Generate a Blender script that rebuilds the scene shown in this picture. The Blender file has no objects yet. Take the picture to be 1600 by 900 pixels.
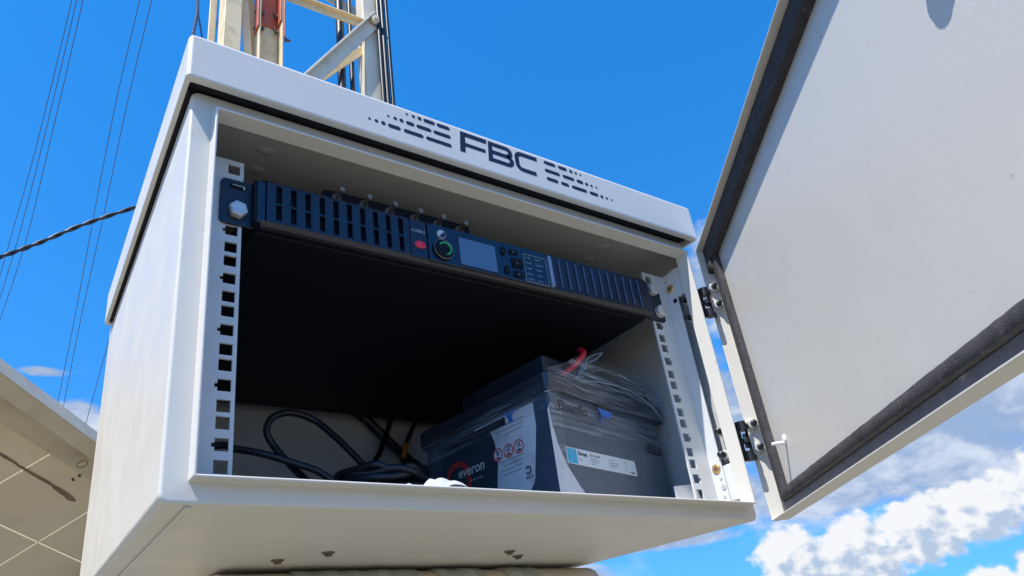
import bpy, bmesh, math, random
from mathutils import Vector, Matrix
random.seed(7)
scene = bpy.context.scene
C = scene.collection
MM = 0.001
GZ = 1900.0                       # height (mm) of the rack plane's origin above the ground

# ------------------------------------------------------------------ camera
# orientation and place solved from the rack's hole pattern (mm, cabinet frame)
RR = (0.85149899, -0.51552461, -0.09583238)      # right
RD = (0.14547838, 0.40784969, -0.90138486)       # down
RF = (0.50377129, 0.75358676, 0.42228128)        # forward
CP = (-345.999, -463.2989, -323.5958)
FPX, PX, PY = 1102.908, 713.2135, 536.098
cam_d = bpy.data.cameras.new('camera'); cam = bpy.data.objects.new('camera', cam_d); C.objects.link(cam)
M = Matrix(((RR[0], -RD[0], -RF[0]), (RR[1], -RD[1], -RF[1]), (RR[2], -RD[2], -RF[2]))).to_4x4()
M.translation = Vector((CP[0]*MM, CP[1]*MM, (CP[2]+GZ)*MM))
cam.matrix_world = M
cam_d.sensor_width = 36; cam_d.lens = FPX/1600*36
cam_d.shift_x = (800-PX)/1600; cam_d.shift_y = (PY-450)/1600
cam_d.clip_start = 0.02; cam_d.clip_end = 4000
scene.camera = cam

def at(px, py, Y=None, t=None):
    """mm point in the cabinet frame on the sight line of a pixel, at depth plane Y (or distance t)"""
    a, b = (px-PX)/FPX, (py-PY)/FPX
    d = [RR[i]*a + RD[i]*b + RF[i] for i in range(3)]
    if t is None: t = (Y-CP[1])/d[1]
    return Vector([CP[i]+d[i]*t for i in range(3)])

# ------------------------------------------------------------------ light and exposure
SUN = Vector((-1.0, -0.34, 1.8)).normalized()    # towards the sun
el = math.asin(SUN.z); rot = math.atan2(SUN.x, SUN.y)
sd = bpy.data.lights.new('sun', 'SUN'); so = bpy.data.objects.new('sun', sd); C.objects.link(so)
sd.energy = 4.2; sd.angle = math.radians(0.5); sd.color = (1.0, 0.945, 0.87)
so.rotation_euler = SUN.to_track_quat('Z', 'Y').to_euler(); so.location = (-3, -1, 8)
vs = scene.view_settings
vs.view_transform = 'Standard'; vs.look = 'None'; vs.exposure = 0.80; vs.gamma = 1; vs.use_curve_mapping = False
scene.render.engine = 'CYCLES'
scene.cycles.max_bounces = 8; scene.cycles.diffuse_bounces = 4; scene.cycles.transparent_max_bounces = 12
SKY = 0.15

# ------------------------------------------------------------------ node helpers
class G:
    def __init__(s, tree): s.t = tree; s.n = tree.nodes; s.l = tree.links
    def node(s, typ, **kw):
        n = s.n.new(typ)
        for k, v in kw.items(): setattr(n, k, v)
        return n
    def put(s, sock, v):
        if hasattr(v, 'node'): s.l.new(v, sock)
        else: sock.default_value = v
    def m(s, op, a, b=0.0, c=None):
        n = s.node('ShaderNodeMath', operation=op)
        s.put(n.inputs[0], a); s.put(n.inputs[1], b)
        if c is not None: s.put(n.inputs[2], c)
        return n.outputs[0]
    def smooth(s, x, lo, hi, a=0.0, b=1.0):
        n = s.node('ShaderNodeMapRange', interpolation_type='SMOOTHSTEP')
        s.put(n.inputs[0], x); n.inputs[1].default_value = lo; n.inputs[2].default_value = hi
        n.inputs[3].default_value = a; n.inputs[4].default_value = b
        return n.outputs[0]
    def mix(s, f, a, b, blend='MIX'):
        n = s.node('ShaderNodeMix', data_type='RGBA', blend_type=blend)
        s.put(n.inputs[0], f); s.put(n.inputs[6], a); s.put(n.inputs[7], b)
        return n.outputs[2]
    def xyz(s, x, y, z):
        n = s.node('ShaderNodeCombineXYZ'); s.put(n.inputs[0], x); s.put(n.inputs[1], y); s.put(n.inputs[2], z)
        return n.outputs[0]
    def noise(s, v, scale, detail=4, rough=0.55, dist=0.0):
        n = s.node('ShaderNodeTexNoise'); s.put(n.inputs['Vector'], v)
        n.inputs['Scale'].default_value = scale; n.inputs['Detail'].default_value = detail
        n.inputs['Roughness'].default_value = rough; n.inputs['Distortion'].default_value = dist
        return n.outputs['Fac']

# ------------------------------------------------------------------ world: Nishita sky with clouds far off
w = bpy.data.worlds.new('World'); scene.world = w; w.use_nodes = True
w.node_tree.nodes.clear(); g = G(w.node_tree)
sky = g.node('ShaderNodeTexSky', sky_type='NISHITA'); sky.sun_disc = False
sky.sun_elevation = el; sky.sun_rotation = rot; sky.altitude = 0; sky.air_density = 1.0; sky.dust_density = 0.1; sky.ozone_density = 3.0
tc = g.node('ShaderNodeTexCoord'); sp = g.node('ShaderNodeSeparateXYZ'); g.l.new(tc.outputs['Generated'], sp.inputs[0])
hz_ = g.node('ShaderNodeVectorMath', operation='NORMALIZE'); g.put(hz_.inputs[0], g.xyz(sp.outputs[0], sp.outputs[1], g.m('ADD', g.m('MULTIPLY', sp.outputs[2], 0.75), 0.27))); g.l.new(hz_.outputs[0], sky.inputs[0])
DEG = 57.29578
az = g.m('MULTIPLY', g.m('ARCTAN2', sp.outputs[0], sp.outputs[1]), DEG)
ev = g.m('MULTIPLY', g.m('ARCSINE', sp.outputs[2]), DEG)
def blobs(lst, az, ev):
    r = None
    for (a, e, ra, re) in lst:
        dx = g.m('DIVIDE', g.m('SUBTRACT', az, a), ra); dy = g.m('DIVIDE', g.m('SUBTRACT', ev, e), re)
        s_ = g.m('SUBTRACT', 1.0, g.m('SQRT', g.m('ADD', g.m('MULTIPLY', dx, dx), g.m('MULTIPLY', dy, dy))))
        r = s_ if r is None else g.m('MAXIMUM', r, s_)
    return r
CUM = [(56.8, 5.0, 3.4, 2.7), (60.6, 4.8, 3.6, 2.9), (64.6, 5.6, 3.8, 2.5), (68.2, 6.1, 3.8, 2.4), (72.0, 6.9, 4.0, 2.5), (77, 7.2, 4.5, 2.4),
       (67.4, 1.6, 3.0, 1.5), (71.4, 2.4, 3.2, 2.0), (76, 2.5, 4, 2.5), (52, 1.0, 5, 1.6), (88, 6, 8, 4), (104, 8, 9, 5), (-30, 6, 12, 4), (-60, 9, 14, 6), (20, 1.0, 9, 2.6)]
SOFT = [(60.0, 9.8, 7.5, 2.4), (66.5, 10.8, 8.0, 3.6), (73.5, 13.2, 8.0, 4.8), (82, 13, 9, 5), (56.4, 25.6, 1.6, 3.6), (54.6, 16.4, 1.8, 4.4), (41.0, 5.6, 2.6, .9),
        (3.2, 19.8, 1.5, .8), (4.6, 18.6, 1.6, 1.0), (0.6, 22.4, 1.6, 0.35), (-12, 15, 8, 3), (48, 7.4, 5, .5)]
def cum_density(az, ev):
    v = g.xyz(az, g.m('MULTIPLY', ev, 1.15), 0.0)
    n1 = g.noise(v, 0.42, 3, 0.5)
    n2 = g.noise(v, 0.95, 7, 0.5)
    vo = g.node('ShaderNodeTexVoronoi', feature='F1'); g.put(vo.inputs['Vector'], v)
    vo.inputs['Scale'].default_value = 0.8; vo.inputs['Detail'].default_value = 1.0; vo.inputs['Roughness'].default_value = 0.4
    bil = g.m('SUBTRACT', 0.5, vo.outputs['Distance'])
    k = g.m('ADD', g.m('MULTIPLY', g.m('SUBTRACT', n1, 0.5), 0.7), g.m('ADD', g.m('MULTIPLY', g.m('SUBTRACT', n2, 0.5), 0.62), g.m('MULTIPLY', bil, 0.36)))
    soft = g.m('ADD', g.m('MULTIPLY', g.m('SUBTRACT', n1, 0.5), 0.9), g.m('MULTIPLY', g.m('SUBTRACT', g.noise(v, 0.9, 2, 0.45), 0.5), 1.1))
    bl = blobs(CUM, az, ev)
    return g.m('ADD', bl, k), g.m('ADD', g.m('ADD', bl, soft), g.m('MULTIPLY', bil, 0.22))
d0, l0 = cum_density(az, ev)
_, l1 = cum_density(g.m('SUBTRACT', az, 0.45), g.m('ADD', ev, 0.7))
cmask = g.smooth(d0, -0.04, 0.22)
# light: what lies towards the sun is thin -> bright; thick towards the base -> grey
lit = g.m('SUBTRACT', l0, l1)
shade = g.smooth(g.m('ADD', g.m('MULTIPLY', lit, 1.15), g.m('SUBTRACT', 0.55, g.m('MULTIPLY', d0, 0.22))), 0.12, 0.66)
sv = g.xyz(g.m('MULTIPLY', az, 0.55), ev, 3.0)
sn = g.noise(sv, 0.45, 7, 0.6, 0.4)
s0 = g.m('ADD', blobs(SOFT, az, ev), g.m('MULTIPLY', g.m('SUBTRACT', sn, 0.5), 1.7))
smask = g.smooth(s0, -0.35, 0.38, 0.0, 0.96)
# saturate the blue a little, as the camera does
hs = g.node('ShaderNodeHueSaturation'); hs.inputs['Saturation'].default_value = 1.37; hs.inputs['Value'].default_value = 1.14; hs.inputs['Hue'].default_value = 0.501
g.l.new(sky.outputs[0], hs.inputs['Color'])
def rgb(r, gg, b, k=1.0): return (r*k, gg*k, b*k, 1)
KC = 1.0/SKY
soft_col = g.mix(g.smooth(sn, 0.42, 0.72), rgb(.19, .26, .39, KC), rgb(.40, .44, .52, KC))
cum_col = g.mix(shade, rgb(.27, .34, .45, KC), rgb(.53, .54, .555, KC))
wisp = g.m('MULTIPLY', g.smooth(g.noise(g.xyz(g.m('MULTIPLY', az, 0.25), ev, 9.0), 0.35, 6, 0.62, 0.8), 0.5, 0.8), g.smooth(ev, 26, 8))
col = g.mix(g.m('MULTIPLY', wisp, 0.4), hs.outputs[0], rgb(.42, .52, .66, KC))
col = g.mix(smask, col, soft_col)
col = g.mix(cmask, col, cum_col)
bg = g.node('ShaderNodeBackground'); g.l.new(col, bg.inputs[0]); bg.inputs[1].default_value = SKY
wo = g.node('ShaderNodeOutputWorld'); g.l.new(bg.outputs[0], wo.inputs[0])

# ------------------------------------------------------------------ materials
def mat(name, base, rough=0.5, metal=0.0, var=0.0, vscale=20, bump=0.0, bscale=300, spec=0.5, dirt=None, dscale=6, damt=0.4, coat=0.0, bdetail=2, transm=0.0, alpha=1.0, emit=None, dlo=.52, dhi=.68, sx=(1, 1, 1), speck=None):
    m = bpy.data.materials.new(name); m.use_nodes = True
    t = m.node_tree; g = G(t); b = t.nodes['Principled BSDF']
    co = g.node('ShaderNodeTexCoord').outputs['Object']
    mp = g.node('ShaderNodeMapping'); g.l.new(co, mp.inputs[0]); mp.inputs['Scale'].default_value = sx; co = mp.outputs[0]
    c = (*base, 1)
    if var:
        n = g.noise(co, vscale, 5, 0.6)
        lo = tuple(x*(1-var) for x in base)+(1,); hi = tuple(min(1, x*(1+var)) for x in base)+(1,)
        c = g.mix(g.smooth(n, 0.3, 0.7), lo, hi)
        r = g.smooth(g.noise(co, vscale*2.3, 3), 0.3, 0.7, rough*0.85, min(1, rough*1.15)); g.put(b.inputs['Roughness'], r)
    else: b.inputs['Roughness'].default_value = rough
    if dirt:
        dn = g.smooth(g.noise(co, dscale, 8, 0.65, 0.6), dlo, dhi)
        c = g.mix(g.m('MULTIPLY', dn, damt), c, (*dirt, 1))
    if speck:
        k1 = g.smooth(g.noise(co, 95, 2, .5), .72, .75); k2 = g.smooth(g.noise(co, 3.0, 2), .42, .6)
        c = g.mix(g.m('MULTIPLY', g.m('MULTIPLY', k1, k2), .6), c, (*speck, 1))
    g.put(b.inputs['Base Color'], c)
    b.inputs['Metallic'].default_value = metal; b.inputs['Specular IOR Level'].default_value = spec
    if coat: b.inputs['Coat Weight'].default_value = coat; b.inputs['Coat Roughness'].default_value = 0.1
    if bump:
        bn = g.node('ShaderNodeBump'); bn.inputs['Strength'].default_value = 1.0; bn.inputs['Distance'].default_value = bump*MM
        g.put(bn.inputs['Height'], g.noise(co, bscale, bdetail, 0.5)); g.l.new(bn.outputs[0], b.inputs['Normal'])
    if alpha < 1: b.inputs['Alpha'].default_value = alpha
    if transm: b.inputs['Transmission Weight'].default_value = transm
    if emit: b.inputs['Emission Color'].default_value = (*emit[0], 1); b.inputs['Emission Strength'].default_value = emit[1]
    return m
K = dict(
    coat=mat('powder_coat_grey', (.60, .583, .535), .42, var=.006, vscale=9, bump=.06, bscale=520, speck=(.42, .39, .33), dirt=(.50, .48, .43), dscale=9, damt=.07, bdetail=3),
    coat_shaded=mat('powder_coat_shaded', (.45, .46, .45), .5, var=.03, vscale=9, bump=.12, bscale=420, bdetail=3),  # same coat as outside, darkened: interior shade put into the colour
    rail=mat('rack_rail_coat', (.58, .60, .60), .42, var=.03, bump=.05, bscale=500),
    dark=mat('dark_shade_fill', (.012, .012, .016), .9, bump=.3, bscale=500),  # near-black that stands in for shade in the hood cavity and holes
    foam=mat('gasket_foam', (.040, .038, .042), .9, var=.25, vscale=90, bump=.5, bscale=900, dirt=(.16, .15, .15), dscale=260, damt=.5, dlo=.6, dhi=.66),
    slate=mat('gasket_rubber_flat', (.095, .10, .125), .6, var=.15, vscale=60, bump=.2, bscale=500, dirt=(.3, .3, .3), dscale=130, damt=.5, dlo=.64, dhi=.7),
    print=mat('navy_print', (.005, .009, .030), .5),
    black=mat('black_metal', (.0030, .0042, .0080), .6, spec=.25, bump=.05, bscale=500),
    panel=mat('black_blue_panel', (.0045, .010, .028), .42, var=.1, vscale=40, bump=.03, bscale=600, spec=.6),
    panel2=mat('black_blue_gloss', (.005, .012, .033), .25, spec=.6),
    hinge=mat('black_plastic', (.012, .013, .016), .38),
    steel=mat('zinc_steel', (.62, .61, .58), .4, metal=.45, var=.08, vscale=120),
    nickel=mat('nickel', (.30, .26, .23), .3, metal=.8),
    brass=mat('brass_screw', (.65, .42, .18), .35, metal=.9),
    screen=mat('display_glass', (.085, .155, .26), .22, var=.04, vscale=15, spec=.6),
    brown_trim=mat('dark_brown_trim', (.03, .028, .028), .5),  # brownish edge strip of the front panel
    bright_edge=mat('grey_blue_lit_edge', (.06, .09, .17), .35),  # panel edges with sky light put into the colour
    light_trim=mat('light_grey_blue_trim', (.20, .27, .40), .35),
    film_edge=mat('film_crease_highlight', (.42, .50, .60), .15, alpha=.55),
    red=mat('red_button', (.75, .02, .05), .35), redcable=mat('red_cable_jacket', (.62, .015, .03), .4),
    green=mat('green_ring', (.02, .42, .16), .35), white=mat('white_print', (.50, .52, .56), .5),
    wht_metal=mat('white_painted_metal', (.72, .72, .71), .4),
    case=mat('battery_case_navy', (.042, .070, .112), .42, var=.12, vscale=30, bump=.05, bscale=300),
    case_face=mat('battery_face_slate', (.105, .128, .168), .5, var=.08, vscale=25, dirt=(.10, .11, .13), dscale=30, damt=.4),
    caselid=mat('battery_lid_black', (.022, .029, .044), .35, var=.15, vscale=40),
    sticker=mat('sticker_grey', (.60, .64, .69), .45, var=.04, vscale=30, dirt=(.25, .28, .33), dscale=25, damt=.5),
    sticker_dark=mat('sticker_navy', (.022, .040, .062), .4, var=.15, vscale=20),
    sticker_wht=mat('sticker_white', (.62, .70, .76), .35), cyan=mat('sticker_cyan', (.03, .42, .68), .4),
    blue=mat('print_blue', (.03, .14, .55), .4), logo_red=mat('print_red', (.50, .03, .03), .4),
    silver=mat('print_silver', (.55, .57, .60), .4), ink=mat('print_black', (.008, .008, .010), .4),
    cable=mat('black_cable_jacket', (.010, .011, .013), .42, bump=.1, bscale=200),
    wire=mat('grey_steel_wire', (.06, .10, .20), .6), orange=mat('orange_tie', (.55, .16, .02), .5),
    paper=mat('white_paper', (.40, .44, .52), .85, bump=.6, bscale=60),
    tower=mat('cream_tower_paint', (.76, .59, .34), .55, var=.06, vscale=14, bump=.15, bscale=150, dirt=(.33, .25, .14), dscale=16, damt=.55, dlo=.5, dhi=.72),
    tower_g=mat('grey_white_tower_paint', (.64, .58, .45), .5, var=.06, vscale=14, bump=.15, bscale=150, dirt=(.33, .27, .18), dscale=14, damt=.45, dlo=.52, dhi=.72),
    tower_r=mat('red_tower_paint', (.50, .11, .045), .55, var=.12, vscale=18, dirt=(.20, .06, .04), dscale=20, damt=.5),
    rust=mat('weathered_bolt', (.16, .12, .09), .6, metal=.4, var=.3, vscale=90),
    frame=mat('weathered_aluminium', (.52, .46, .34), .5, var=.07, vscale=9, bump=.15, bscale=90, dirt=(.26, .19, .11), dscale=5, damt=.5, dlo=.5, dhi=.75),
    sheet=mat('solar_backsheet', (.62, .53, .38), .6, var=.06, vscale=5, bump=.3, bscale=40, dirt=(.20, .145, .075), dscale=3.2, damt=.65, dlo=.54, dhi=.74, sx=(1, 1, 1)),
    canvas=mat('grey_green_canvas', (.42, .42, .34), .9, var=.12, vscale=25, bump=.8, bscale=120),
    tape=mat('beige_tape', (.60, .50, .36), .6, var=.06, vscale=20),
    stain=mat('old_glue_stain', (.17, .125, .07), .7, var=.3, vscale=40),
    ground=mat('dry_ground', (.235, .205, .145), .95, var=.2, vscale=1.2, bump=20, bscale=3, dirt=(.09, .105, .055), dscale=.8, damt=.6),
)
def film_material():
    m = bpy.data.materials.new('clear_plastic_film'); m.use_nodes = True; t = m.node_tree; g = G(t); t.nodes.clear()
    co = g.node('ShaderNodeTexCoord').outputs['Object']
    mp = g.node('ShaderNodeMapping'); g.l.new(co, mp.inputs[0]); mp.inputs['Scale'].default_value = (.7, .7, 11); mp.inputs['Rotation'].default_value = (.05, .16, 0)
    n = g.noise(mp.outputs[0], 16, 5, .6, .25)
    tr = g.node('ShaderNodeBsdfTransparent')
    gl = g.node('ShaderNodeBsdfGlossy'); gl.inputs['Roughness'].default_value = .09; gl.inputs['Color'].default_value = (.8, .86, .95, 1)
    df = g.node('ShaderNodeBsdfDiffuse'); df.inputs['Color'].default_value = (.40, .50, .64, 1)
    bp = g.node('ShaderNodeBump'); bp.inputs['Distance'].default_value = .0015; bp.inputs['Strength'].default_value = 1; g.put(bp.inputs['Height'], n)
    g.l.new(bp.outputs[0], gl.inputs['Normal'])
    a = g.node('ShaderNodeMixShader'); a.inputs[0].default_value = .5; g.l.new(df.outputs[0], a.inputs[1]); g.l.new(gl.outputs[0], a.inputs[2])
    b = g.node('ShaderNodeMixShader'); lw = g.node('ShaderNodeLayerWeight'); lw.inputs[0].default_value = .35; g.put(b.inputs[0], g.m('ADD', g.smooth(n, .46, .68, .06, .33), g.smooth(lw.outputs['Facing'], .5, 1.0, 0.0, .25))); g.l.new(tr.outputs[0], b.inputs[1]); g.l.new(a.outputs[0], b.inputs[2])
    o = g.node('ShaderNodeOutputMaterial'); g.l.new(b.outputs[0], o.inputs[0]); return m
K['film'] = film_material()
def gap_material():
    m = bpy.data.materials.new('translucent_cell_gap'); m.use_nodes = True; t = m.node_tree; g = G(t); t.nodes.clear()
    tl = g.node('ShaderNodeBsdfTranslucent'); tl.inputs[0].default_value = (.85, .80, .66, 1)
    df = g.node('ShaderNodeBsdfDiffuse'); df.inputs[0].default_value = (.75, .70, .58, 1)
    a = g.node('ShaderNodeMixShader'); a.inputs[0].default_value = .35; g.l.new(tl.outputs[0], a.inputs[1]); g.l.new(df.outputs[0], a.inputs[2])
    o = g.node('ShaderNodeOutputMaterial'); g.l.new(a.outputs[0], o.inputs[0]); return m
K['gap'] = gap_material()

# ------------------------------------------------------------------ mesh helpers (all in mm, cabinet frame)
class MB:
    def __init__(s, T=None): s.v = []; s.f = []; s.T = T
    def add(s, vs, fs):
        o = len(s.v)
        for p in vs:
            p = Vector(p)
            if s.T: p = s.T(p)
            s.v.append(p)
        s.f += [tuple(i+o for i in f) for f in fs]
        return s
    def box(s, x0, x1, y0, y1, z0, z1):
        vs = [(x, y, z) for x in (x0, x1) for y in (y0, y1) for z in (z0, z1)]
        return s.add(vs, [(0, 1, 3, 2), (4, 6, 7, 5), (0, 4, 5, 1), (2, 3, 7, 6), (0, 2, 6, 4), (1, 5, 7, 3)])
    def loft(s, loops, cap0=True, cap1=True):
        n = len(loops[0]); vs = [p for l in loops for p in l]; fs = []
        for k in range(len(loops)-1):
            for i in range(n):
                j = (i+1) % n; fs.append((k*n+i, k*n+j, (k+1)*n+j, (k+1)*n+i))
        if cap0: fs.append(tuple(range(n-1, -1, -1)))
        if cap1: fs.append(tuple((len(loops)-1)*n+i for i in range(n)))
        return s.add(vs, fs)
    def prism(s, poly, d0, d1, plane='xz'):
        f = {'xz': lambda a, b, d: (a, d, b), 'xy': lambda a, b, d: (a, b, d), 'yz': lambda a, b, d: (d, a, b)}[plane]
        return s.loft([[f(a, b, d0) for a, b in poly], [f(a, b, d1) for a, b in poly]])
    def cyl(s, p0, p1, r0, r1=None, n=20):
        r1 = r0 if r1 is None else r1
        p0 = Vector(p0); p1 = Vector(p1); d = (p1-p0).normalized()
        u = d.orthogonal().normalized(); v = d.cross(u)
        lp = lambda c, r: [c+u*(r*math.cos(2*math.pi*i/n))+v*(r*math.sin(2*math.pi*i/n)) for i in range(n)]
        return s.loft([lp(p0, r0), lp(p1, r1)])
    def tube(s, pts, r, n=10, smooth=True):
        P = [Vector(p) for p in pts]
        if smooth: P = spline(P)
        loops = []; prev = None
        for i, p in enumerate(P):
            d = (P[min(i+1, len(P)-1)]-P[max(i-1, 0)]).normalized()
            u = d.orthogonal().normalized() if prev is None else (prev-d*prev.dot(d)).normalized()
            prev = u; v = d.cross(u); rr = r(i/(len(P)-1)) if callable(r) else r
            loops.append([p+u*(rr*math.cos(2*math.pi*k/n))+v*(rr*math.sin(2*math.pi*k/n)) for k in range(n)])
        return s.loft(loops)
    def torus(s, c, a, b, R, r, n=28, m=8, a0=0, a1=2*math.pi):
        c = Vector(c); a = Vector(a).normalized(); b = Vector(b).normalized(); ax = a.cross(b)
        full = abs(a1-a0-2*math.pi) < 1e-3; N = n if full else n+1; loops = []
        for i in range(N):
            t = a0+(a1-a0)*i/n; o = a*math.cos(t)+b*math.sin(t)
            loops.append([c+o*(R+r*math.cos(2*math.pi*k/m))+ax*(r*math.sin(2*math.pi*k/m)) for k in range(m)])
        if full: loops.append(loops[0]); return s.loft(loops, False, False)
        return s.loft(loops)
    def plate(s, x0, x1, z0, z1, y0, y1, holes):
        """flat plate in the x-z plane between depths y0,y1 with rectangular holes"""
        xs = sorted({x0, x1, *[h[0] for h in holes], *[h[1] for h in holes]}); zs = sorted({z0, z1, *[h[2] for h in holes], *[h[3] for h in holes]})
        inh = lambda x, z: any(h[0] < x < h[1] and h[2] < z < h[3] for h in holes)
        nx, nz = len(xs)-1, len(zs)-1
        on = [[not inh((xs[i]+xs[i+1])/2, (zs[j]+zs[j+1])/2) for j in range(nz)] for i in range(nx)]
        idx = {}; vs = []
        def V(i, j, k):
            if (i, j, k) not in idx: idx[(i, j, k)] = len(vs); vs.append((xs[i], (y0, y1)[k], zs[j]))
            return idx[(i, j, k)]
        fs = []; O = lambda i, j: 0 <= i < nx and 0 <= j < nz and on[i][j]
        for i in range(nx):
            for j in range(nz):
                if not on[i][j]: continue
                fs.append((V(i, j, 0), V(i+1, j, 0), V(i+1, j+1, 0), V(i, j+1, 0)))
                fs.append((V(i, j, 1), V(i, j+1, 1), V(i+1, j+1, 1), V(i+1, j, 1)))
                if not O(i-1, j): fs.append((V(i, j, 0), V(i, j+1, 0), V(i, j+1, 1), V(i, j, 1)))
                if not O(i+1, j): fs.append((V(i+1, j, 0), V(i+1, j, 1), V(i+1, j+1, 1), V(i+1, j+1, 0)))
                if not O(i, j-1): fs.append((V(i, j, 0), V(i, j, 1), V(i+1, j, 1), V(i+1, j, 0)))
                if not O(i, j+1): fs.append((V(i, j+1, 0), V(i+1, j+1, 0), V(i+1, j+1, 1), V(i, j+1, 1)))
        return s.add(vs, fs)
    def build(s, name, m, parent=None, bevel=0, seg=2, smooth=True, angle=35, label=None, wn=False):
        off = world_loc(parent) if parent else Vector((0, 0, 0))
        me = bpy.data.meshes.new(name)
        me.from_pydata([Vector((p.x*MM, p.y*MM, (p.z+GZ)*MM))-off for p in s.v], [], s.f)
        bm = bmesh.new(); bm.from_mesh(me); bmesh.ops.recalc_face_normals(bm, faces=bm.faces); bm.to_mesh(me); bm.free()
        me.materials.append(K[m] if isinstance(m, str) else m)
        o = bpy.data.objects.new(name, me); C.objects.link(o)
        if parent: o.parent = parent
        if smooth:
            for p in me.polygons: p.use_smooth = True
            me.set_sharp_from_angle(angle=math.radians(angle))
        if bevel:
            b = o.modifiers.new('bevel', 'BEVEL'); b.width = bevel*MM; b.segments = seg; b.limit_method = 'ANGLE'; b.angle_limit = math.radians(40)
        if wn or bevel:
            b = o.modifiers.new('weighted', 'WEIGHTED_NORMAL'); b.keep_sharp = True; b.weight = 100
        if label: o['label'] = label
        return o
def world_loc(o):
    l = Vector((0, 0, 0))
    while o: l = l+o.location; o = o.parent
    return l
def spline(P, k=8):
    out = []
    for i in range(len(P)-1):
        a = P[max(i-1, 0)]; b = P[i]; c = P[i+1]; d = P[min(i+2, len(P)-1)]
        for j in range(k):
            t = j/k
            out.append(.5*((2*b)+(c-a)*t+(2*a-5*b+4*c-d)*t*t+(3*b-a-3*c+d)*t**3))
    out.append(P[-1]); return out
def thing(name, loc, label, cat, group=None):
    o = bpy.data.objects.new(name, None); C.objects.link(o); o.empty_display_size = .05
    o.location = (loc[0]*MM, loc[1]*MM, (loc[2]+GZ)*MM)
    o['label'] = label; o['category'] = cat
    if group: o['group'] = group
    return o
def tag(o, label, cat, group=None):
    o['label'] = label; o['category'] = cat
    if group: o['group'] = group
    return o
def rrect(x0, x1, z0, z1, r, n=5):
    out = []
    for cx, cz, a in ((x1-r, z1-r, 0), (x0+r, z1-r, 90), (x0+r, z0+r, 180), (x1-r, z0+r, 270)):
        for i in range(n+1):
            t = math.radians(a+90*i/n); out.append((cx+r*math.cos(t), cz+r*math.sin(t)))
    return out
def XZ(poly, y): return [(a, y, b) for a, b in poly]
def XY(poly, z): return [(a, b, z) for a, b in poly]
def text(name, s, m, parent, T, size, x, z, sx=1.0, depth=.12, align='LEFT', shear=0.0, bold=0.0, label=None):
    """lettering as thin solid letters; T maps (x, d, z) -> mm, d = how far out of the surface"""
    cu = bpy.data.curves.new('t', 'FONT'); cu.body = s; cu.size = 1; cu.align_x = align; cu.shear = shear; cu.offset = bold; cu.resolution_u = 3
    ob = bpy.data.objects.new('t', cu); C.objects.link(ob)
    dg = bpy.context.evaluated_depsgraph_get(); me = ob.evaluated_get(dg).to_mesh()
    P = [v.co.copy() for v in me.vertices]; F = [tuple(p.vertices) for p in me.polygons]
    ob.to_mesh_clear(); bpy.data.objects.remove(ob); bpy.data.curves.remove(cu)
    mb = MB(T); k = size/.7
    mb.add([(x+p.x*k*sx, depth, z+p.y*k) for p in P], F)
    return mb.build(name, m, parent, smooth=False, label=label)

# ------------------------------------------------------------------ ground
mb = MB(); N = 24; Rr = 900000
vs = [(Rr*(2*i/N-1)**3, Rr*(2*j/N-1)**3, -GZ) for j in range(N+1) for i in range(N+1)]
mb.add(vs, [(j*(N+1)+i, j*(N+1)+i+1, (j+1)*(N+1)+i+1, (j+1)*(N+1)+i) for j in range(N) for i in range(N)])
mb.build('ground', 'ground')['kind'] = 'structure'

# ------------------------------------------------------------------ cabinet
cab = thing('equipment_cabinet', (0, 186, -218), 'pale grey outdoor steel equipment cabinet with its door swung open', 'cabinet')
ZB, ZT, HX = -218, 102, 274
def q(hx, z0, z1, r, y): return XZ(rrect(-hx, hx, z0, z1, r), y)
loops = [q(HX-2, ZB+2, ZT-2, 5, 400), q(HX, ZB, ZT, 6, 398), q(HX, ZB, ZT, 6, 251), q(HX-.5, ZB+.5, ZT-.5, 6, 250.5), q(HX-.5, ZB+.5, ZT-.5, 6, 249.5), q(HX, ZB, ZT, 6, 249), q(HX, ZB, ZT, 6, -25.2), q(HX-.3, ZB+.3, ZT-.3, 6, -26.5),
         q(HX-1, ZB+1, ZT-1, 5.5, -27.5), q(HX-2.4, ZB+2.4, ZT-2.4, 5, -28), q(258, -205, 80, 1.2, -28),
         q(258, -205, 80, 1.2, -41.5), q(257.5, -204.5, 79.5, 1.2, -42), q(256.5, -203.7, 78.7, 1.2, -42), q(256, -203.2, 78.2, 1.2, -41.5), q(256, -203.2, 78.2, 1.2, -26.5), q(272.8, -216.8, 100.8, 4, -26.4)]
mb = MB().loft(loops, True, False); body = mb.build('cabinet_body', 'coat', cab, angle=44, wn=True)
MB().loft([q(273, -217, 101, 4, -26), q(272.4, -216.4, 100.4, 4, -25.6), q(272.4, -216.4, 100.4, 4, 396)], False, True).build('shaded_interior', 'coat_shaded', cab, angle=60, wn=True)  # inner faces of the body sheet, coloured darker for shade
# folded seam under the floor, drain bolts
MB().box(-257.5, -254.5, -24, 396, -219.6, -218.2).build('bottom_seam', 'coat', body, bevel=.5)
for x, y in ((-139, 165), (-106, 129), (85, 126), (114, 152)):
    m_ = MB().cyl((x, y, -218), (x, y, -219.2), 6, 5.4, 18); m_.cyl((x, y, -219.2), (x, y, -221.5), 3.6, 3.4, 6); m_.build('floor_bolt', 'rust', body)
# ceiling dimples (weld dents)
for x, y in ((-203, 15), (-202, 42), (187, 14), (189, 41), (215, 60)):
    mb = MB(); lp = []
    for r, h in ((6, .0), (4.4, 1.0), (2, 1.5), (.4, 1.6)): lp.append([(x+r*1.3*math.cos(t*math.pi/8), y+r*math.sin(t*math.pi/8), 100.5-h) for t in range(16)])
    mb.loft(lp).build('weld_dimple', 'coat_shaded', body, angle=80)
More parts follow.
